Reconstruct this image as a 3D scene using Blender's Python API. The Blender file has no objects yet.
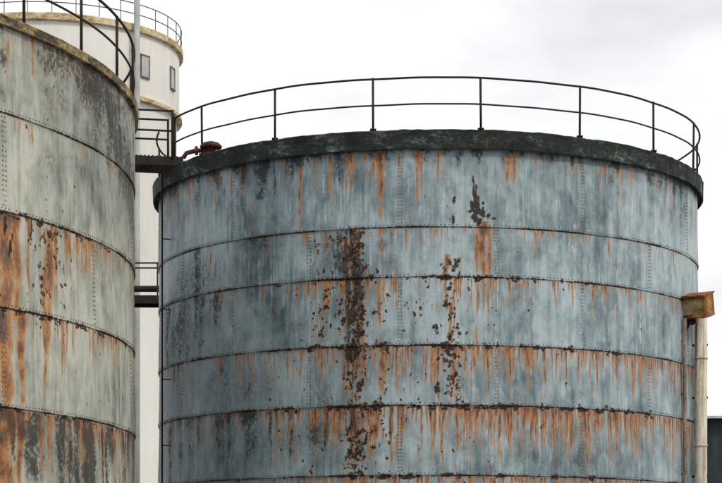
import bpy, math, random
import numpy as np
from mathutils import Vector, noise as mnoise
random.seed(7); rng=np.random.default_rng(11)
D2R=math.pi/180
scene=bpy.context.scene
# ---------------------------------------------------------------- helpers
def link(o,parent=None):
    scene.collection.objects.link(o)
    if parent: o.parent=parent
    return o
def empty(name):
    e=bpy.data.objects.new(name,None); e.empty_display_size=0.5
    return link(e)
def mesh_obj(name,verts,faces,mat,parent=None,smooth=False):
    me=bpy.data.meshes.new(name); me.from_pydata([tuple(v) for v in verts],[],faces); me.update()
    me.materials.append(mat)
    if smooth: me.shade_smooth()
    return link(bpy.data.objects.new(name,me),parent)
class Builder:
    def __init__(s): s.v=[];s.f=[]
    def add(s,v,f):
        b=len(s.v); s.v+=[tuple(p) for p in v]; s.f+=[tuple(i+b for i in q) for q in f]
    def box(s,c,size,ax=None,bev=0):
        c=Vector(c); ax=ax or (Vector((1,0,0)),Vector((0,1,0)),Vector((0,0,1)))
        hx,hy,hz=[k/2 for k in size]; vs=[]
        for sx,sy,sz in [(-1,-1,-1),(1,-1,-1),(1,1,-1),(-1,1,-1),(-1,-1,1),(1,-1,1),(1,1,1),(-1,1,1)]:
            vs.append(c+ax[0]*hx*sx+ax[1]*hy*sy+ax[2]*hz*sz)
        s.add(vs,[(0,3,2,1),(4,5,6,7),(0,1,5,4),(1,2,6,5),(2,3,7,6),(3,0,4,7)])
    def tube(s,pts,r,n=8,closed=False):
        pts=[Vector(p) for p in pts]; m=len(pts); vs=[];fs=[]
        for i,p in enumerate(pts):
            if closed: t=pts[(i+1)%m]-pts[i-1]
            else: t=pts[min(i+1,m-1)]-pts[max(i-1,0)]
            t.normalize(); up=Vector((0,0,1)) if abs(t.z)<.9 else Vector((1,0,0))
            a=t.cross(up).normalized(); b=a.cross(t).normalized()
            for k in range(n):
                w=2*math.pi*k/n; vs.append(p+a*r*math.cos(w)+b*r*math.sin(w))
        for i in range(m if closed else m-1):
            j=(i+1)%m
            for k in range(n):
                l=(k+1)%n; fs.append((i*n+k,i*n+l,j*n+l,j*n+k))
        if not closed:
            fs.append(tuple(range(n))[::-1]); fs.append(tuple(range((m-1)*n,m*n)))
        s.add(vs,fs)
    def lathe(s,C,prof,n=128,a0=0,a1=2*math.pi,jit=0):
        full=abs(a1-a0-2*math.pi)<1e-6; cols=n if full else n+1; vs=[];fs=[]; m=len(prof)
        for i in range(cols):
            a=a0+(a1-a0)*i/n
            for (r,z) in prof:
                j1=jit*(mnoise.noise(Vector((a*9,z*2.0,r)))+.6*mnoise.noise(Vector((a*37,z*3,5)))) if jit else 0
                vs.append((C[0]+(r+j1)*math.cos(a),C[1]+(r+j1)*math.sin(a),z+j1*.6))
        for i in range(n):
            j=(i+1)%cols
            for k in range(m-1): fs.append((i*m+k,j*m+k,j*m+k+1,i*m+k+1))
        s.add(vs,fs)
    def obj(s,name,mat,parent=None,smooth=False): return mesh_obj(name,s.v,s.f,mat,parent,smooth)
# ---------------------------------------------------------------- node helpers
class NT:
    def __init__(s,name):
        s.mat=bpy.data.materials.new(name); s.mat.use_nodes=True; s.t=s.mat.node_tree; s.n=s.t.nodes
        s.bsdf=s.n['Principled BSDF']
    def lk(s,a,b): s.t.links.new(a,b)
    def put(s,inp,v):
        if isinstance(v,(int,float)): inp.default_value=v
        elif isinstance(v,(tuple,list)):
            inp.default_value=tuple(v)+((1,) if len(v)==3 and len(inp.default_value)==4 else ())
        else: s.lk(v,inp)
    def math(s,op,a,b=0,c=0,clamp=False):
        m=s.n.new('ShaderNodeMath'); m.operation=op; m.use_clamp=clamp
        s.put(m.inputs[0],a); s.put(m.inputs[1],b); s.put(m.inputs[2],c); return m.outputs[0]
    def vmul(s,v,k):
        m=s.n.new('ShaderNodeVectorMath'); m.operation='MULTIPLY'; s.lk(v,m.inputs[0]); m.inputs[1].default_value=k; return m.outputs[0]
    def noise(s,v,k,detail=5,rough=.6,dist=0):
        m=s.n.new('ShaderNodeTexNoise'); s.lk(s.vmul(v,k),m.inputs['Vector'])
        m.inputs['Scale'].default_value=1; m.inputs['Detail'].default_value=detail; m.inputs['Roughness'].default_value=rough; m.inputs['Distortion'].default_value=dist
        return m.outputs['Fac']
    def ramp(s,f,stops):
        m=s.n.new('ShaderNodeValToRGB'); e=m.color_ramp.elements
        while len(e)<len(stops): e.new(.5)
        for i,(p,c) in enumerate(stops):
            e[i].position=p; e[i].color=(c[0],c[1],c[2],1) if isinstance(c,tuple) else (c,c,c,1)
        s.lk(f,m.inputs[0]); return m.outputs[0]
    def sstep(s,f,a,b,lo=0,hi=1):
        m=s.n.new('ShaderNodeMapRange'); m.interpolation_type='SMOOTHSTEP'; s.put(m.inputs[0],f)
        for i,x in zip((1,2,3,4),(a,b,lo,hi)): m.inputs[i].default_value=x
        return m.outputs[0]
    def mix(s,f,a,b,mode='MIX'):
        m=s.n.new('ShaderNodeMix'); m.data_type='RGBA'; m.blend_type=mode; s.put(m.inputs[0],f); s.put(m.inputs[6],a); s.put(m.inputs[7],b); return m.outputs[2]
    def attr(s,name,out='Fac'):
        m=s.n.new('ShaderNodeAttribute'); m.attribute_name=name; return m.outputs[out]
    def obj(s):
        return s.n.new('ShaderNodeTexCoord').outputs['Object']
    def bump(s,h,strength,dist):
        m=s.n.new('ShaderNodeBump'); m.inputs['Strength'].default_value=strength; m.inputs['Distance'].default_value=dist; s.lk(h,m.inputs['Height']); s.lk(m.outputs[0],s.bsdf.inputs['Normal'])
    def fin(s,col,rough=.6,spec=.3,metal=0):
        s.put(s.bsdf.inputs['Base Color'],col); s.put(s.bsdf.inputs['Roughness'],rough); s.bsdf.inputs['Specular IOR Level'].default_value=spec; s.bsdf.inputs['Metallic'].default_value=metal
        return s.mat

def tank_paint(name,cd,cm,cl,grime_shade_col,white):
    t=NT(name); v=t.attr('cyl','Vector'); rust=t.attr('rust'); pit=t.attr('pit'); gr=t.attr('grime_shade'); plate=t.attr('plate')
    n1=t.noise(v,(.55,.40,1),6,.6,.5); n2=t.noise(v,(7,.5,1),5,.62,.4); n3=t.noise(v,(3.2,1.9,1),7,.68,.4)
    n4=t.noise(v,(24,1.0,1),4,.6,.2); n5=t.noise(v,(22,5,1),6,.7,.3); n6=t.noise(v,(48,40,1),3,.6); n7=t.noise(v,(15,12,1),6,.75,.4)
    s=t.math('ADD',t.math('MULTIPLY',n1,.42),t.math('MULTIPLY',n2,.26)); s=t.math('ADD',s,t.math('MULTIPLY',n3,.32))
    s=t.math('ADD',s,t.math('MULTIPLY',plate,.016))
    col=t.ramp(s,[(.38,cd),(.475,cm),(.58,cl)])
    # chalky runs
    w=t.math('MULTIPLY',t.sstep(n4,.50,.70),t.sstep(n3,.40,.60)); col=t.mix(t.math('MULTIPLY',w,white),col,(.56,.62,.63))
    w2=t.math('MULTIPLY',t.sstep(n7,.55,.70),t.sstep(n3,.42,.6)); col=t.mix(t.math('MULTIPLY',w2,.45),col,(.54,.59,.60))
    # dark runs, grime & the edge shade painted on the left tank
    g=t.math('ADD',gr,t.math('MULTIPLY',t.math('SUBTRACT',n2,.5),1.3)); g=t.math('ADD',g,t.math('MULTIPLY',t.math('SUBTRACT',n3,.5),1.1)); g=t.math('ADD',g,t.math('MULTIPLY',t.math('SUBTRACT',n7,.5),.5))
    g=t.math('ADD',g,t.math('MULTIPLY',t.math('MULTIPLY',t.math('SUBTRACT',n7,.5),t.sstep(gr,.35,.8)),2.6))
    g=t.sstep(g,.18,1.08); col=t.mix(t.math('MULTIPLY',g,.92),col,grime_shade_col)
    # faint general brown tint
    tint=t.math('MULTIPLY',t.sstep(t.noise(v,(6,.7,3),5,.6),.55,.74),.4); col=t.mix(tint,col,(.22,.14,.07))
    # rust runs
    r=t.math('MULTIPLY',rust,t.math('ADD',t.math('MULTIPLY',t.math('SUBTRACT',n5,.5),2.6),.95)); r=t.math('MAXIMUM',r,0.0); rm=t.sstep(r,.12,.46)
    rc=t.ramp(t.math('ADD',t.math('MULTIPLY',r,.8),t.math('MULTIPLY',t.math('SUBTRACT',n7,.5),.9)),[(.08,(.36,.25,.13)),(.30,(.46,.20,.045)),(.56,(.27,.09,.022)),(.88,(.07,.03,.015))])
    rc=t.mix(t.sstep(gr,.55,1.0),rc,(.095,.042,.018))
    col=t.mix(t.math('MULTIPLY',rm,.86),col,rc)
    # flakes
    sp=t.math('MULTIPLY',t.sstep(n6,.66,.72),t.sstep(n7,.5,.6)); col=t.mix(t.math('MULTIPLY',sp,.8),col,(.10,.05,.025))
    p=t.math('ADD',pit,t.math('MULTIPLY',t.math('SUBTRACT',n7,.5),2.0)); p=t.math('ADD',p,t.math('MULTIPLY',t.math('SUBTRACT',n6,.5),.9)); p=t.math('MULTIPLY',p,t.sstep(pit,.06,.35))
    halo=t.sstep(p,.15,.5); col=t.mix(t.math('MULTIPLY',halo,.7),col,(.18,.075,.03))
    core=t.sstep(p,.38,.54); pc=t.mix(t.sstep(n6,.5,.65),(.009,.008,.008),(.045,.02,.012)); col=t.mix(core,col,pc)
    h=t.math('SUBTRACT',t.math('ADD',t.math('MULTIPLY',n3,.5),t.math('MULTIPLY',n7,.25)),t.math('MULTIPLY',core,.35)); t.bump(h,.55,.025)
    ro=t.math('ADD',.42,t.math('MULTIPLY',t.math('MAXIMUM',rm,g),.34)); ro=t.math('ADD',ro,t.math('MULTIPLY',n7,.14))
    return t.fin(col,ro,.42)
def mottled(name,stops,k=(3,3,3),rough=.75,bump=.4,streak=None):
    t=NT(name); v=t.obj(); a=t.noise(v,k,7,.7,.3); b=t.noise(v,tuple(x*6 for x in k),5,.65)
    s=t.math('ADD',t.math('MULTIPLY',a,.65),t.math('MULTIPLY',b,.35)); col=t.ramp(s,stops)
    if streak:
        q=t.noise(v,streak[0],5,.6); col=t.mix(t.math('MULTIPLY',t.sstep(q,streak[1],streak[2]),streak[3]),col,streak[4])
    t.bump(s,bump,.03); return t.fin(col,rough,.25)

M_blue=tank_paint('weathered_blue_paint',(.068,.100,.114),(.185,.255,.285),(.38,.465,.495),(.014,.019,.021),.6)
M_green=tank_paint('weathered_grey_green_paint',(.10,.115,.10),(.28,.30,.255),(.50,.51,.43),(.022,.022,.019),.6)
M_rim=mottled('blackened_rim_steel',[(.40,(.009,.010,.009)),(.53,(.024,.031,.029)),(.60,(.09,.115,.105)),(.67,(.28,.31,.27))],(1.6,1.6,3),.8,.8,((3,3,.6),.64,.72,.6,(.12,.055,.025)))
M_rim2=mottled('stained_rim_steel',[(.38,(.02,.018,.014)),(.47,(.11,.085,.05)),(.56,(.34,.25,.12)),(.68,(.52,.44,.28))],(1.6,1.6,3),.75,.6)
M_rail=mottled('dark_rail_steel',[(.4,(.010,.009,.008)),(.6,(.035,.022,.016)),(.7,(.11,.05,.022))],(3,3,3),.7,.2)
M_rustbox=mottled('rusty_sheet',[(.38,(.05,.020,.010)),(.47,(.18,.065,.018)),(.56,(.40,.18,.045)),(.68,(.55,.42,.22))],(3.5,3.5,3.5),.8,.6)
M_cream=mottled('cream_pipe_paint',[(.36,(.24,.18,.11)),(.46,(.52,.48,.38)),(.62,(.74,.70,.60))],(2,2,.8),.6,.3,((9,9,.5),.50,.66,.75,(.25,.14,.06)))
M_pole=mottled('stained_conduit_paint',[(.36,(.05,.035,.025)),(.50,(.16,.13,.10)),(.66,(.36,.30,.22))],(2,2,1.2),.7,.3)
M_silo=mottled('white_silo_render',[(.3,(.72,.68,.60)),(.5,(.82,.80,.76)),(.7,(.85,.845,.82))],(.5,.5,.15),.8,.15,((1.2,1.2,.08),.54,.72,.45,(.58,.47,.32)))
M_yel=mottled('stained_ring',[(.36,(.14,.09,.04)),(.48,(.46,.34,.17)),(.60,(.72,.65,.50))],(1,1,2),.7,.3)
M_winfr=mottled('grey_window_frame',[(.4,(.10,.095,.09)),(.6,(.2,.19,.18))],(2,2,2),.6,.1)
M_pane=mottled('silo_window_pane',[(.4,(.38,.38,.36)),(.6,(.55,.55,.52))],(2,2,2),.3,.05)
M_roof=mottled('tank_roof_plate',[(.4,(.06,.07,.07)),(.6,(.16,.19,.19))],(.8,.8,.8),.8,.3)
M_shed=mottled('dark_cladding',[(.4,(.018,.026,.034)),(.6,(.035,.048,.06))],(.6,.6,.3),.6,.1)
M_trim=mottled('light_trim',[(.4,(.35,.37,.38)),(.6,(.5,.52,.53))],(1,1,1),.6,.1)
M_door=mottled('shed_door_paint',[(.4,(.10,.11,.12)),(.6,(.15,.16,.17))],(1,1,1),.6,.1)
M_riser=mottled('grey_riser_paint',[(.4,(.30,.30,.29)),(.6,(.45,.45,.43))],(1,1,.4),.6,.1)
M_glass=mottled('dusty_lamp_glass',[(.38,(.14,.07,.03)),(.48,(.42,.28,.12)),(.62,(.68,.58,.38))],(4,4,4),.35,.1)
M_vent=mottled('vent_iron',[(.4,(.03,.015,.012)),(.6,(.13,.05,.035))],(5,5,5),.8,.4)

# ---------------------------------------------------------------- riveted tank
def add_streak(M,U,Z,u0,z0,w,L,s):
    c=np.where(np.abs(U-u0)<3*w+.08)[0]; r=np.where((Z<z0)&(Z>z0-L))[0]
    if len(c)==0 or len(r)==0: return
    t=(z0-Z[r])/L
    drift=(.2*w+.006)*np.sin(Z[r]*random.uniform(2,7)+random.random()*6)
    br=1+.3*np.sin(Z[r]*random.uniform(5,17)+random.random()*6)
    prof=s*np.minimum(1,(z0-Z[r])/.03)*(1-t)**.6*br
    ww=w*(1-.5*t)
    A=prof[:,None]*np.exp(-((U[c][None,:]-u0-drift[:,None])/ww[:,None])**2)
    ix=np.ix_(r,c); M[ix]=np.maximum(M[ix],A)
def blob1(M,U,Z,u0,z0,a,b,s):
    c=np.where(np.abs(U-u0)<2.6*a+.02)[0]; r=np.where(np.abs(Z-z0)<2.6*b+.02)[0]
    if len(c)==0 or len(r)==0: return
    A=s*np.exp(-((U[c][None,:]-u0)/a)**2-((Z[r][:,None]-z0)/b)**2)
    ix=np.ix_(r,c); M[ix]=np.maximum(M[ix],A)
def add_blob(M,U,Z,u0,z0,a,b,s,split=True):
    if not split or a<.016: return blob1(M,U,Z,u0,z0,a,b,s)
    for _ in range(random.randint(4,8)):
        k=random.uniform(.25,.6); blob1(M,U,Z,u0+random.gauss(0,a*.65),z0+random.gauss(0,b*.65),max(.014,a*k*random.uniform(.7,1.5)),max(.014,b*k*random.uniform(.7,1.5)),s*random.uniform(.75,1.1))

def build_tank(E,C,R,ztop,seams,vset,cols,feat,mat,rivmat):
    """seams: list of z from top to bottom; vset(k)-> vertical joint angles (deg) of course k; cols: angle columns (deg)"""
    ef=Vector((-C[0],-C[1])).normalized(); er=Vector((-ef.y,ef.x))
    th=cols*D2R; U=th*R
    courses=[ztop]+seams+[0.0]
    strips=[]
    for k in range(len(courses)-1):
        zt=courses[k]; zb=courses[k+1]; n=max(4,int((zt-zb)/.022))
        zz=np.concatenate([[zb+.0005,zb,zb+.006],np.linspace(zb+.02,zt+(.02 if k else 0),n)])
        tt=np.clip((zz-zb)/(zt-zb),0,1); rr=R+.022*(1-tt); rr[0]=R-.004
        strips.append((zz,rr,k))
    Z=np.concatenate([s[0] for s in strips]); RR=np.concatenate([s[1] for s in strips]); K=np.concatenate([np.full(len(s[0]),s[2]) for s in strips])
    nz=len(Z); nu=len(U)
    rust=np.zeros((nz,nu));pit=np.zeros((nz,nu));grime_shade=np.zeros((nz,nu));pl=np.zeros((nz,nu))
    for k in range(len(courses)-1):
        js=sorted(vset(k)); idx=np.searchsorted(np.array(js),cols%360)
        rows=np.where(K==k)[0]
        vals=np.array([random.uniform(-1,1) for _ in range(len(js)+1)]); vals[-1]=vals[0]
        pl[rows,:]=vals[idx][None,:]
        for j in js:   # dark line at the vertical lap
            jj=((j+180)%360-180)*D2R*R
            rr=rows; c=np.where(np.abs(U-jj)<.08)[0]
            if len(c): 
                A=.36*np.exp(-((U[c]-jj)/.018)**2); ix=np.ix_(rr,c); pit[ix]=np.maximum(pit[ix],A[None,:])
    for z in seams:
        r=np.where(np.abs(Z-z)<.12)[0]
        amp=.50+.16*np.sin(U*2.1+z*3)+.12*np.sin(U*5.3+z)
        A=np.exp(-((Z[r]-z+.0)/.024)**2)[:,None]*amp[None,:]; pit[r,:]=np.maximum(pit[r,:],A)
        A=.35*np.exp(-((Z[r]-z-.02)/.045)**2)[:,None]*amp[None,:]; grime_shade[r,:]=np.maximum(grime_shade[r,:],A)
    feat(rust,pit,grime_shade,U,Z,R)
    dent=.006*np.sin(U[None,:]*1.7+Z[:,None]*1.1)+.005*np.sin(U[None,:]*.9-Z[:,None]*2.3+1)+.003*np.sin(U[None,:]*4.1+Z[:,None]*3.7)
    rad=RR[:,None]+dent
    X=C[0]+rad*(np.cos(th)*ef.x+np.sin(th)*er.x)[None,:]; Y=C[1]+rad*(np.cos(th)*ef.y+np.sin(th)*er.y)[None,:]
    co=np.stack([X,Y,np.repeat(Z[:,None],nu,1)],-1).reshape(-1,3).astype(np.float32)
    quads=[];off=0
    for zz,rr,k in strips:
        m=len(zz); i=np.arange(m-1)[:,None]+off; j=np.arange(nu-1)[None,:]
        a=i*nu+j; quads.append(np.stack([a,a+1,a+nu+1,a+nu],-1).reshape(-1,4)); off+=m
    Q=np.concatenate(quads).astype(np.int32)
    me=bpy.data.meshes.new('shell'); me.vertices.add(len(co)); me.vertices.foreach_set('co',co.ravel())
    me.loops.add(Q.size); me.loops.foreach_set('vertex_index',Q.ravel())
    me.polygons.add(len(Q)); me.polygons.foreach_set('loop_start',np.arange(0,Q.size,4,dtype=np.int32))
    me.update(calc_edges=True); me.validate()
    for nme,M in (('rust',rust),('pit',pit),('grime_shade',grime_shade),('plate',pl)):
        at=me.attributes.new(nme,'FLOAT','POINT'); at.data.foreach_set('value',M.ravel().astype(np.float32))
    cy=np.stack([np.repeat(U[None,:],nz,0),np.repeat(Z[:,None],nu,1),np.full((nz,nu),C[0])],-1).reshape(-1).astype(np.float32)
    at=me.attributes.new('cyl','FLOAT_VECTOR','POINT'); at.data.foreach_set('vector',cy)
    me.materials.append(mat); me.shade_smooth()
    link(bpy.data.objects.new('shell',me),E)
    # rivets
    b=Builder()
    def rivet(thd,z,rad,r=.017,h=.011):
        a=thd*D2R; n=Vector((math.cos(a)*ef.x+math.sin(a)*er.x,math.cos(a)*ef.y+math.sin(a)*er.y,0)); t=Vector((-n.y,n.x,0)); u=Vector((0,0,1))
        c=Vector((C[0],C[1],z))+n*rad; vs=[];N=6
        for rr,hh in ((r,-.004),(r*.8,h*.7)):
            for k in range(N):
                w=2*math.pi*k/N; vs.append(c+n*hh+t*rr*math.cos(w)+u*rr*math.sin(w))
        vs.append(c+n*h); fs=[]
        for k in range(N):
            l=(k+1)%N; fs.append((k,l,N+l,N+k)); fs.append((N+k,N+l,2*N))
        b.add(vs,fs)
    def dn(thd,z):
        u=thd*D2R*R; return .006*math.sin(u*1.7+z*1.1)+.005*math.sin(u*.9-z*2.3+1)+.003*math.sin(u*4.1+z*3.7)
    for z in seams:
        st=.085/R/D2R; a=-110
        while a<110:
            if random.random()>.04: rivet(a,z+.045,R+.0215+dn(a,z),random.uniform(.013,.018),random.uniform(.008,.012))
            a+=st
    for k in range(len(courses)-1):
        zt,zb=courses[k],courses[k+1]
        for j in vset(k):
            jj=(j+180)%360-180
            if abs(jj)>112: continue
            for da in (-.035,.035):
                z=zb+.09
                while z<zt-.04:
                    a=jj+da/R/D2R
                    if random.random()>.05: rivet(a,z,R+.022*(1-(z-zb)/(zt-zb))+dn(a,z),.015,.011)
                    z+=.075
    b.obj('rivets',rivmat,E,True)
    return ef,er

def tpt(C,ef,er,r,deg,z):
    a=deg*D2R; return Vector((C[0]+r*(math.cos(a)*ef.x+math.sin(a)*er.x),C[1]+r*(math.cos(a)*ef.y+math.sin(a)*er.y),z))
def columns(dense0,dense1,R):
    d=.018/R/D2R
    a=np.arange(dense0,dense1,d); back=np.linspace(dense1,dense0+360,80)
    return np.concatenate([a,back])

# ===== main tank
C1=(1.585,47.7); R1=6.40; ZT1=11.15; S1=[9.16,8.12,6.70,5.45,3.99,2.65,1.3]
def vset1(k):
    base=(-5 if k%2==0 else 13.2); return [(base+36*i)%360 for i in range(10)]
def feat1(rust,pit,grime_shade,U,Z,R):
    u=lambda d:d*D2R*R
    S=lambda M,d,z,w,L,s:add_streak(M,U,Z,u(d),z,w,L,s)
    B=lambda M,d,z,a,b,s,sp=True:add_blob(M,U,Z,u(d),z,a,b,s,sp)
    # runs from the rim
    for d,z,w,L,s in [(-8.8,10.75,.09,1.6,1.0),(-10,10.7,.05,1.2,.6),(-24.7,10.6,.055,1.9,.8),(15.2,10.72,.08,.8,.75),(-2,10.7,.04,1.3,.7),(-46,10.7,.05,1.2,.6),(36,10.7,.05,.6,.6),
                      (10.4,9.3,.11,1.5,1.1),(9.4,9.25,.05,3.6,.8),(11.6,9.2,.05,2.6,.8),(-13.6,9.2,.04,2.6,.9),(-15.2,9.0,.035,2.4,.8),(-12.2,7.6,.045,2.4,.9),(-8.6,6.8,.06,1.5,.9),(-8.9,8.1,.05,1.8,.8),(-19.5,8.1,.05,1.0,.6),(-14.2,5.4,.06,1.5,.9),(-13.2,6.7,.05,1.3,.9),
                      (3.6,8.6,.06,1.6,.8),(4.4,7.6,.05,1.6,.8),(5.2,6.7,.05,1.6,.8),(-24.6,6.7,.04,1.3,.6),(-9.5,5.4,.07,1.3,.9)]: S(rust,d,z,w,L,s)
    for _ in range(90): S(rust,random.uniform(-80,85),10.75,random.uniform(.015,.045),random.uniform(.15,1.5),random.uniform(.35,.85))
    dens={9.16:(160,.55,.75),8.12:(250,.65,.9),6.70:(440,.85,1.05),5.45:(620,.95,1.15),3.99:(300,.6,1.05),2.65:(80,.6,.8),1.3:(60,.5,.7)}
    for z,(n,Lm,sm) in dens.items():
        for _ in range(n):
            q=random.random()
            if q<.30: d=random.gauss(-8,14)
            elif q<.80: d=random.uniform(5,80)
            else: d=random.uniform(-80,80)
            S(rust,d,z-.005,random.choice([.013,.014,.016,.02,.026,.036]),Lm*random.choice([random.uniform(.12,.6),random.uniform(.4,1.6)]),sm*random.uniform(.45,1.15))
    for z,ds in {6.70:[-15,-13.5,-8.7,2.5,4.2,5.4,11,21.5,28,-22,38],5.45:[-14.5,-12,-9.5,-2,1,3.4,5,7,10,13,15,17,21.5,27.5,31,34.5,36.5,42,49,-18,-27],8.12:[-17,-12.4,3,9.8,16],3.99:[-14,-3,5,14,24,33,-8]}.items():
        for d in ds:
            for _ in range(2): B(pit,d+random.gauss(0,.5),z-random.uniform(.0,.05),random.uniform(.06,.16),random.uniform(.03,.07),random.uniform(.8,1.1))
    for _ in range(160):
        z=random.choice([8.12,6.70,5.45,5.45,3.99,2.65]); B(pit,random.gauss(4,26),z-random.uniform(0,.05),random.uniform(.02,.07),random.uniform(.015,.04),random.uniform(.6,1))
    for z,d,a,b in [(9.95,8.8,.03,.16),(9.78,9.0,.04,.12),(9.6,9.2,.08,.10),(9.5,9.3,.07,.09),(9.45,10.4,.08,.05),(9.42,9.0,.10,.06),(9.4,11.6,.06,.04),(9.35,12.6,.05,.03),(9.3,9.7,.10,.07),(9.7,4.9,.03,.05),(9.35,5.0,.03,.1)]:
        for _ in range(2): B(pit,d,z,a,b,1.1)
    def pocks(n,dm,ds,z0,z1,smax=.05):
        for _ in range(n):
            d=random.gauss(dm,ds); z=random.uniform(z0,z1); a=random.uniform(.012,smax)*random.uniform(.5,1); 
            B(pit,d,z,a,a*random.uniform(.8,1.8),random.uniform(.75,1.15))
            if random.random()<.7: S(rust,d,z,max(.012,a*random.uniform(.35,.6)),random.uniform(.08,.6),random.uniform(.4,.9))
    pocks(250,-13.6,1.1,3.9,9.15,.075); pocks(80,-18.5,2.2,6.9,9.0,.045); pocks(80,4.2,1.4,5.6,8.5,.075); pocks(40,-8.6,1.0,4.2,8.3,.05)
    pocks(150,-3,12,3.8,8.2,.028); pocks(60,20,16,5.0,9.5,.020); pocks(50,-24,6,4.2,8.4,.03); pocks(25,-2,2.5,5.4,8.2,.04); pocks(60,0,40,3.8,10.5,.018)
    B(pit,-19.4,7.55,.06,.05,1); B(pit,-20,6.95,.05,.03,1); B(pit,4.5,7.9,.12,.05,1); B(pit,4.4,8.35,.10,.06,1); B(pit,3.6,7.55,.08,.05,1)
    # grime runs, then broad darker areas
    for _ in range(170):
        d=random.uniform(-90,90); S(grime_shade,d,10.8,random.uniform(.03,.25),random.uniform(.2,1.6),random.uniform(.25,.75)*(1.1 if d<-15 or d>30 else .8))
    for _ in range(150):
        d=random.choice([random.gauss(-38,22),random.gauss(-14,3),random.uniform(-80,80)]); z=random.choice(S1); S(grime_shade,d,z+.02,random.uniform(.03,.22),random.uniform(.4,2.2),random.uniform(.2,.65))
    for _ in range(26): S(grime_shade,random.gauss(-13.8,1.0),random.choice([9.16,8.12,8.5,6.7,7.5,5.45]),random.uniform(.02,.06),random.uniform(.4,1.6),random.uniform(.6,1.1))
    deg=U/R/D2R
    grime_shade+=.33*np.clip((-deg-8)/40,0,1)[None,:]*np.clip((10.6-Z)/2.5,0.25,1)[:,None]+.34*np.clip((Z-10.40)/.4,0,1)[:,None]  # ramp darkens towards the left flank and just under the rim
    for d,z,a,b,s in [(-52,8.6,1.0,.5,.35),(-60,7.4,.9,.8,.35),(-36,5.9,1.0,.6,.3),(-14.5,8.5,.36,.6,.45),(-13.6,7.6,.30,.6,.35),(-13.5,6.3,.28,.9,.35),(-13.6,4.7,.26,.8,.3),(-30,10.2,.8,.4,.3),(-26,4.7,1.0,.5,.35),(62,9.9,.6,.6,.35),(-28,7.2,.9,.35,.25),(-19,8.7,.3,.35,.35)]:
        A=np.zeros_like(grime_shade); B(A,d,z,a,b,s,False); grime_shade+=A
T1=empty('riveted_storage_tank')
ef1,er1=build_tank(T1,C1,R1,ZT1-.02,S1,vset1,columns(-95,95,R1),feat1,M_blue,
    mottled('rivet_blue',[(.4,(.05,.05,.045)),(.52,(.15,.18,.18)),(.64,(.30,.35,.36))],(2.5,2.5,2.5),.6,.1))
b=Builder(); b.lathe(C1,[(R1-.02,10.80),(R1+.10,10.80),(R1+.10,10.765),(R1+.14,10.765),(R1+.145,11.10),(R1+.15,11.14),(R1+.12,11.165),(R1-.5,11.19)],720,jit=.022); b.obj('rim_band',M_rim,T1)
b=Builder(); b.lathe(C1,[(R1-.3,11.12),(3.2,11.5),(.02,11.75)],96); b.obj('roof',M_roof,T1,True)
# railing
b=Builder(); a0=-62; a1=285; n=230; RR=R1+.06
for z,r in ((12.25,.023),(11.70,.019)):
    b.tube([tpt(C1,ef1,er1,RR,a0+(a1-a0)*i/n,z+.006*math.sin(i*.31)+.003*math.sin(i*.83)) for i in range(n+1)],r,8)
angs=[-62,-50]+[-30+20*i for i in range(16)]
for a in angs:
    p=tpt(C1,ef1,er1,RR,a,11.12); rr=.025 if a!=-62 else .033
    q=tpt(C1,ef1,er1,RR+random.uniform(-.015,.015),a+random.uniform(-.15,.15),12.27); b.tube([p,q],rr,8)
    b.box(tpt(C1,ef1,er1,RR,a,11.19),(.13,.13,.03)); 
b.obj('railing',M_rail,T1,True)
b=Builder(); b.tube([tpt(C1,ef1,er1,R1+.20,-66,0),tpt(C1,ef1,er1,R1+.20,-66,11.3)],.022,8)
for z in [1.5,3.2,4.9,6.4,8,9.6]:
    b.tube([tpt(C1,ef1,er1,R1-.02,-66,z),tpt(C1,ef1,er1,R1+.21,-66,z)],.014,6)
b.obj('conduit',M_rail,T1,True)
# roof vent / hatch fitting
V=empty('roof_vent_valve'); b=Builder(); vc=tpt(C1,ef1,er1,6.30,-49,0)
b.lathe(vc,[(.001,11.17),(.20,11.17),(.20,11.21),(.10,11.22),(.10,11.34),(.23,11.33),(.25,11.37),(.18,11.44),(.06,11.48),(.001,11.48)],24)
d=Vector((-1,.1,0)).normalized(); c=Vector((vc.x,vc.y,11.285)); b.tube([c,c+d*.34,c+d*.55+Vector((0,0,-.05)),c+d*.62+Vector((0,0,-.16))],.05,10)
b.tube([c+d*.30,c+d*.35],.10,14)
b.obj('mushroom_cap',M_vent,V,True)

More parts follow.
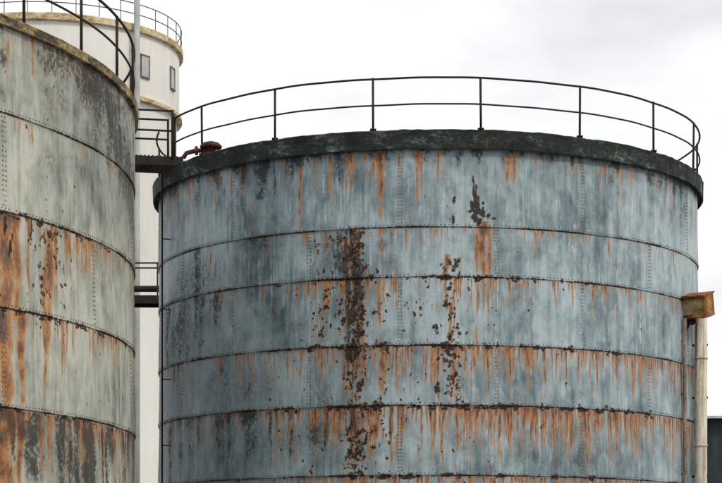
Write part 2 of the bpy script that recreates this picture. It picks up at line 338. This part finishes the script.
# ===== left tank
C2=(-14.06,35.3); R2=9.96; ZT2=10.32; S2=[8.88,7.38,5.91,4.39,2.9,1.45]
def vset2(k):
    base=(53.7 if k%2==0 else 38.0); return [(base+30*i)%360 for i in range(12)]
def feat2(rust,pit,grime_shade,U,Z,R):
    u=lambda d:d*D2R*R
    S=lambda M,d,z,w,L,s:add_streak(M,U,Z,u(d),z,w,L,s)
    B=lambda M,d,z,a,b,s,sp=True:add_blob(M,U,Z,u(d),z,a,b,s,sp)
    for d,z,w,L,s in [(38.4,7.40,.22,2.9,1.1),(39.8,7.38,.12,2.2,1.0),(37,7.38,.15,2.2,1.0),(44.6,7.30,.15,2.6,1.05),(43.9,6.7,.07,1.6,.9),(46,7.38,.06,1.4,.9),(41.5,7.38,.05,1.8,.9),(48.5,7.38,.05,1.3,.8),(52,7.38,.04,1.0,.8),(50,7.0,.03,.5,.5),
                      (38.2,5.92,.22,2.2,1.05),(40.5,5.92,.12,1.9,1.0),(44,5.91,.07,1.6,.9),(47,5.91,.05,1.2,.8),(38.0,4.40,.28,2.2,1.15),(40.2,4.4,.10,1.8,1.1),(36,4.4,.2,2,1.1),(43.5,4.4,.06,1.4,1.0),(57,7.38,.03,.9,.7),(33,7.38,.3,2,1)]: S(rust,d,z,w,L,s)
    for z,n,Lm,sm in [(10.3,90,1.0,.8),(8.88,50,.5,.6),(7.38,180,.6,.9),(5.91,180,.6,.9),(4.39,240,.9,1.1),(2.9,60,.8,.9)]:
        for _ in range(n): S(rust,random.uniform(5,84),z,random.choice([.014,.02,.03,.045]),Lm*random.uniform(.2,1.6),sm*random.uniform(.4,1.05))
    for z in (7.38,5.91,4.39):
        for _ in range(40): B(pit,random.uniform(30,80),z-random.uniform(0,.06),random.uniform(.02,.12),random.uniform(.02,.05),random.uniform(.7,1.05))
    for _ in range(60):
        d=random.gauss(44.5,1.8); z=random.uniform(6.1,7.3); a=random.uniform(.01,.03); B(pit,d,z,a,a*1.5,1)
    for _ in range(60):
        d=random.uniform(36,75); z=random.uniform(3,9.8); a=random.uniform(.01,.02); B(pit,d,z,a,a*1.4,1)
    for d,z,a,b in [(38.3,7.2,.06,.12),(38.8,6.9,.04,.15),(44.6,7.22,.06,.05),(42,7.1,.03,.2)]: B(pit,d,z,a,b,.9)
    for _ in range(130): S(grime_shade,random.uniform(10,84),10.25,random.uniform(.05,.5),random.uniform(.3,2.6),random.uniform(.2,.75))
    for _ in range(80): S(grime_shade,random.uniform(10,84),random.choice(S2),random.uniform(.05,.35),random.uniform(.3,1.4),random.uniform(.2,.6))
    for _ in range(90): S(grime_shade,random.uniform(30,80),4.38,random.uniform(.03,.2),random.uniform(.6,2.4),random.uniform(.5,1.1))
    for d,z,a,b,s in [(54,9.9,1.1,.35,.65),(60,9.3,.9,.5,.6),(66,8.8,.8,.6,.6),(72,8.0,.7,1.5,.6),(50,8.4,1.6,.25,.35),(50,3.6,2.0,.6,.5),(71,5,.7,2,.6),(60,7.1,.6,.25,.35)]:  # right-edge patches: grime plus occlusion shade painted into the colour
        A=np.zeros_like(grime_shade); B(A,d,z,a,b,s,False); grime_shade+=A
T2=empty('riveted_storage_tank.001')
ef2,er2=build_tank(T2,C2,R2,ZT2-.02,S2,vset2,columns(15,90,R2),feat2,M_green,
    mottled('rivet_green',[(.4,(.05,.045,.035)),(.52,(.16,.15,.13)),(.64,(.32,.32,.27))],(2.5,2.5,2.5),.6,.1))
b=Builder(); b.lathe(C2,[(R2-.02,10.20),(R2+.08,10.20),(R2+.085,10.30),(R2+.09,10.33),(R2+.07,10.35),(R2-.5,10.36)],900,jit=.010); b.obj('rim_band',M_rim2,T2)
b=Builder(); b.lathe(C2,[(R2-.4,10.34),(5,10.75),(.02,11.1)],96); b.obj('roof',M_roof,T2,True)
b=Builder(); n=300; RR=R2+.0
for z,r in ((11.42,.024),(10.90,.020)):
    b.tube([tpt(C2,ef2,er2,RR,360*i/n,z+.006*math.sin(i*.31)) for i in range(n)],r,8,True)
for i in range(36):
    a=50.9+360/36*i
    b.tube([tpt(C2,ef2,er2,RR,a,10.3),tpt(C2,ef2,er2,RR,a,11.44)],.025,8)
b.obj('railing',M_rail,T2,True)

# ===== elevated walkway between tanks
W=empty('elevated_walkway')
P1=Vector((-4.10,45.25,0)); P2=Vector((-10.6,43.9,0)); t=(P2-P1).normalized(); s=Vector((-t.y,t.x,0)); L=(P2-P1).length; mid=(P1+P2)/2; ax=(t,s,Vector((0,0,1)))
b=Builder()
for k in (-.42,.42): b.box(mid+s*k+Vector((0,0,11.27)),(L,.06,.20),ax)
nb=int(L/.09)
for i in range(nb): b.box(P1+t*(i+.5)*L/nb+Vector((0,0,11.385)),(.035,.78,.03),ax)
for i in range(6): b.box(P1+t*(.2+i*(L-.4)/5)+Vector((0,0,11.25)),(.06,.77,.1),ax)
for k in (-.4,.4): b.tube([P2-t*.5+s*k+Vector((0,0,10.35)),P2-t*.5+s*k+Vector((0,0,11.2))],.04,8); b.tube([P2-t*1.3+s*k+Vector((0,0,10.35)),P2-t*.5+s*k+Vector((0,0,11.2))],.03,8)
b.obj('deck',M_rail,W)
b=Builder()
for k in (-.44,.44):
    for z in (12.40,11.95,): b.tube([P1+s*k+t*.25+Vector((0,0,z)),P2+s*k+Vector((0,0,z))],.024,8)
    for i in range(7): p=P1+t*(.25+i*(L-.3)/6)+s*k; b.tube([p+Vector((0,0,11.3)),p+Vector((0,0,12.42))],.028,8)
b.tube([P1+s*.44+t*.25+Vector((0,0,12.4)),tpt(C1,ef1,er1,R1+.06,-62,12.25)],.022,8)
b.obj('handrails',M_rail,W,True)

# ===== pipe bridge behind
PB=empty('pipe_bridge'); b=Builder()
b.box((-13,56,9.80),(22,.9,.10)); 
for k in (-.42,.42): b.box((-13,56+k,9.74),(22,.08,.22))
b.tube([(-24,55.9,10.08),(-2.2,55.9,10.08)],.09,10)
for z in (10.62,10.76): b.tube([(-24,55.6,z),(-2,55.6,z)],.022,6)
for i in range(12): b.tube([(-24+2*i+.3,55.6,9.8),(-24+2*i+.3,55.6,10.78)],.025,6)
for x in (-22,-13,-3):
    for k in (-.38,.38): b.box((x,56+k,4.82),(.16,.16,9.64))
    b.box((x,56,6),(.08,.76,.08)); b.box((x,56,3),(.08,.76,.08))
b.obj('frame',M_rail,PB)

# ===== white silo
SI=empty('white_silo'); C3=(-17.05,109.5)
ef3=Vector((-C3[0],-C3[1])).normalized(); er3=Vector((-ef3.y,ef3.x))
b=Builder(); b.lathe(C3,[(6.85,0),(6.85,27.45),(7.0,27.9),(7.0,31.1),(6.6,31.2),(.05,33.2)],160); b.obj('body',M_silo,SI,True).data.set_sharp_from_angle(angle=.5)
b=Builder(); b.lathe(C3,[(6.84,27.45),(7.16,27.47),(7.16,27.66),(6.9,27.8)],160); b.lathe(C3,[(6.95,31.0),(7.22,31.05),(7.22,31.35),(7.15,31.42),(6.3,31.42)],160); b.obj('ring_ledges',M_yel,SI)
b=Builder()
for z in (31.95,32.5): b.tube([tpt(C3,ef3,er3,7.12,i*2.25,z) for i in range(160)],.030,6,True)
for i in range(36): b.tube([tpt(C3,ef3,er3,7.12,i*10,31.4),tpt(C3,ef3,er3,7.12,i*10,32.52)],.028,6)
b.obj('railing',M_winfr,SI)
fr=Builder(); pn=Builder()
for a in (44,67,-10,-50,130,180,230):
    c=tpt(C3,ef3,er3,6.99,a,29.35); nn=(c-Vector((C3[0],C3[1],c.z))).normalized(); tt=Vector((-nn.y,nn.x,0)); uu=Vector((0,0,1)); axs=(tt,nn,uu)
    pn.box(c+nn*.02,(.56,.06,1.1),axs)
    for k in (-.31,.31): fr.box(c+tt*k+nn*.03,(.06,.10,1.26),axs)
    fr.box(c+uu*.59+nn*.03,(.55,.10,.06),axs); fr.box(c-uu*.59+nn*.06,(.55,.16,.06),axs)
fr.obj('window_frames',M_winfr,SI); pn.obj('window_panes',M_pane,SI)
b=Builder(); b.tube([tpt(C3,ef3,er3,7.45,36.3,0),tpt(C3,ef3,er3,7.45,36.3,35)],.16,12)
for z in range(3,31,3): b.tube([tpt(C3,ef3,er3,6.8,36.3,z),tpt(C3,ef3,er3,7.5,36.3,z)],.05,6)
b.obj('riser_pipe',M_riser,SI,True)

# ===== drain pipe, conduit + floodlight on right flank
A1,A2=63,71.5
p=lambda z:tpt(C1,ef1,er1,R1+.20,A2,z)
DP=empty('drain_pipe'); b=Builder()
b.tube([p(0),p(7.8)],.145,18)
for z in (2,4.9,6.9): b.tube([p(z)-Vector((0,0,.025)),p(z)+Vector((0,0,.025))],.158,18)
b.obj('pipe',M_cream,DP,True)
b=Builder()
for z in (2.3,4.2,6.0,7.2): b.tube([tpt(C1,ef1,er1,R1-.05,A2,z),tpt(C1,ef1,er1,R1+.36,A2,z)],.03,6)
b.obj('brackets',M_rail,DP)
LC=empty('lamp_conduit'); b=Builder()
b.tube([tpt(C1,ef1,er1,R1+.09,A1,0),tpt(C1,ef1,er1,R1+.09,A1,7.7)],.045,12)
for z in (2.3,4.2,6.0,7.2): b.tube([tpt(C1,ef1,er1,R1-.05,A1,z),tpt(C1,ef1,er1,R1+.13,A1,z)],.025,6)
b.obj('conduit_tube',M_pole,LC,True)
FL=empty('floodlight'); fc=Vector((7.50,44.85,8.02))
rz=math.radians(-30); tl=math.radians(14)
x=Vector((math.cos(rz),math.sin(rz),0)); y0=Vector((-math.sin(rz),math.cos(rz),0)); y=(y0*math.cos(tl)+Vector((0,0,1))*math.sin(tl)); z=x.cross(y)
AX=(x,y,z); b=Builder(); Wd,Dp,Ht=.80,.56,.50
b.box(fc+y*Dp/2,(Wd-.09,.03,Ht-.09),AX); b.box(fc+z*(Ht/2)-y*.03,(Wd+.03,Dp+.18,.03),AX); b.box(fc-z*(Ht/2),(Wd,Dp,.03),AX)
for k in (-1,1): b.box(fc+x*k*(Wd/2-.015),(.03,Dp-.01,Ht-.032),AX)
for k in (-1,1):
    b.box(fc-y*(Dp/2+.022)+z*k*(Ht/2-.045),(Wd+.03,.035,.065),AX); b.box(fc-y*(Dp/2+.022)+x*k*(Wd/2-.03),(.065,.034,Ht-.16),AX)
b.obj('housing',M_rustbox,FL)
b=Builder(); b.box(fc-y*(Dp/2-.08),(Wd-.08,.012,Ht-.08),AX); b.obj('glass',M_glass,FL)
b=Builder()
for k in (-.3,.3): b.tube([fc+x*k*.8+y*.2,fc+x*k*.8+y*.34-z*.1, tpt(C1,ef1,er1,R1-.05,67+k*8,7.8)],.03,8)
b.box(tpt(C1,ef1,er1,R1+.03,67,7.8),(.3,.3,.35))
b.tube([fc-x*.2-z*.22,fc-x*.18-z*.45+y*.1,tpt(C1,ef1,er1,R1+.12,A1,7.4)],.025,8)
b.obj('mounting_bracket',M_rail,FL)

# ===== shed
SH=empty('metal_shed'); b=Builder(); x0,x1,y0,y1,h=10.5,42,80,100,8.55; vs=[];fs=[]; nn=int((x1-x0)/.15)
for i in range(nn+1):
    yy=y0+(.04 if (i//2)%2 else 0); xx=x0+(x1-x0)*i/nn; vs+=[(xx,yy,0),(xx,yy,h)]
for i in range(nn): fs.append((2*i,2*i+2,2*i+3,2*i+1))
b.add(vs,fs); b.box(((x0+x1)/2,(y0+y1)/2+.1,h/2),(x1-x0-.02,y1-y0-.1,h)); b.obj('walls',M_shed,SH)
b=Builder(); ym=(y0+y1)/2; xm=(x0+x1)/2
b.add([(x0-.3,y0-.4,h),(x1+.3,y0-.4,h),(x1+.3,ym,h+.9),(x0-.3,ym,h+.9),(x1+.3,y1+.4,h),(x0-.3,y1+.4,h)],[(0,1,2,3),(3,2,4,5)])
b.add([(x0,y0+.1,h),(x0,y1,h),(x0,ym,h+.85),(x1,y0+.1,h),(x1,y1,h),(x1,ym,h+.85)],[(0,2,1),(3,4,5)]); b.obj('roof',M_shed,SH)
b=Builder(); b.box((xm,y0-.45,h-.02),(x1-x0+.6,.10,.10)); b.obj('gutter',M_trim,SH)
b=Builder(); b.box((24,y0-.03,2),(4,.08,4)); b.obj('roller_door',M_door,SH)

# ===== ground
t=NT('yard_ground'); v=t.obj(); a=t.noise(v,(.15,.15,.15),8,.65); c=t.noise(v,(3,3,3),8,.7)
col=t.ramp(t.math('ADD',t.math('MULTIPLY',a,.6),t.math('MULTIPLY',c,.4)),[(.38,(.10,.095,.085)),(.5,(.17,.165,.15)),(.62,(.25,.24,.22))]); t.bump(c,.5,.03); MG=t.fin(col,.9,.2)
mesh_obj('ground',[(-3000,-3000,0),(3000,-3000,0),(3000,3000,0),(-3000,3000,0)],[(0,1,2,3)],MG)
b=Builder()
b.lathe(C1,[(R1+.5,.0),(R1+.5,.25),(R1-.2,.25)],128); b.obj('concrete_base',M_trim,T1)
b=Builder(); b.lathe(C2,[(R2+.5,.0),(R2+.5,.25),(R2-.2,.25)],128); b.obj('concrete_base',M_trim,T2)

# ===== light
SUN_EL,SUN_AZ=math.radians(42),math.radians(46)  # azimuth: to the right of the camera's back
d=Vector((math.sin(SUN_AZ)*math.cos(SUN_EL),-math.cos(SUN_AZ)*math.cos(SUN_EL),math.sin(SUN_EL)))
sl=bpy.data.lights.new('sun','SUN'); sl.energy=1.5; sl.angle=math.radians(10); sl.color=(1,.92,.80)
so=link(bpy.data.objects.new('sun',sl)); so.rotation_euler=d.to_track_quat('Z','Y').to_euler(); so.location=d*60
w=bpy.data.worlds.new('World'); scene.world=w; w.use_nodes=True; nt=w.node_tree; N=nt.nodes; bg=N['Background']; out=N['World Output']
sky=N.new('ShaderNodeTexSky'); sky.sky_type='NISHITA'; sky.sun_disc=False; sky.sun_elevation=SUN_EL; sky.sun_rotation=math.pi-SUN_AZ
nt.links.new(sky.outputs[0],bg.inputs[0]); bg.inputs[1].default_value=.10
tc=N.new('ShaderNodeTexCoord'); mp=N.new('ShaderNodeMapping'); mp.inputs['Scale'].default_value=(2.2,2.2,5.5); nz=N.new('ShaderNodeTexNoise'); nz.inputs['Scale'].default_value=1.6; nz.inputs['Detail'].default_value=5; nz.inputs['Roughness'].default_value=.5
cr=N.new('ShaderNodeValToRGB'); cr.color_ramp.elements[0].position=.38; cr.color_ramp.elements[0].color=(.82,.83,.85,1); cr.color_ramp.elements[1].position=.59; cr.color_ramp.elements[1].color=(1.22,1.22,1.22,1)
bg2=N.new('ShaderNodeBackground'); bg2.inputs[1].default_value=1.0; mx=N.new('ShaderNodeMixShader'); mx.inputs[0].default_value=.92
L=nt.links.new; L(tc.outputs['Generated'],mp.inputs[0]); L(mp.outputs[0],nz.inputs['Vector']); L(nz.outputs['Fac'],cr.inputs[0]); L(cr.outputs[0],bg2.inputs[0])
L(bg.outputs[0],mx.inputs[1]); L(bg2.outputs[0],mx.inputs[2]); L(mx.outputs[0],out.inputs[0])
# ===== camera
cam=bpy.data.cameras.new('camera'); cam.sensor_width=36; cam.lens=98.98; cam.shift_y=.4827; cam.clip_end=6000
co=link(bpy.data.objects.new('camera',cam)); co.location=(0,0,1.6); co.rotation_euler=(math.pi/2,0,0); scene.camera=co
scene.view_settings.view_transform='Standard'; scene.view_settings.look='None'; scene.view_settings.exposure=0
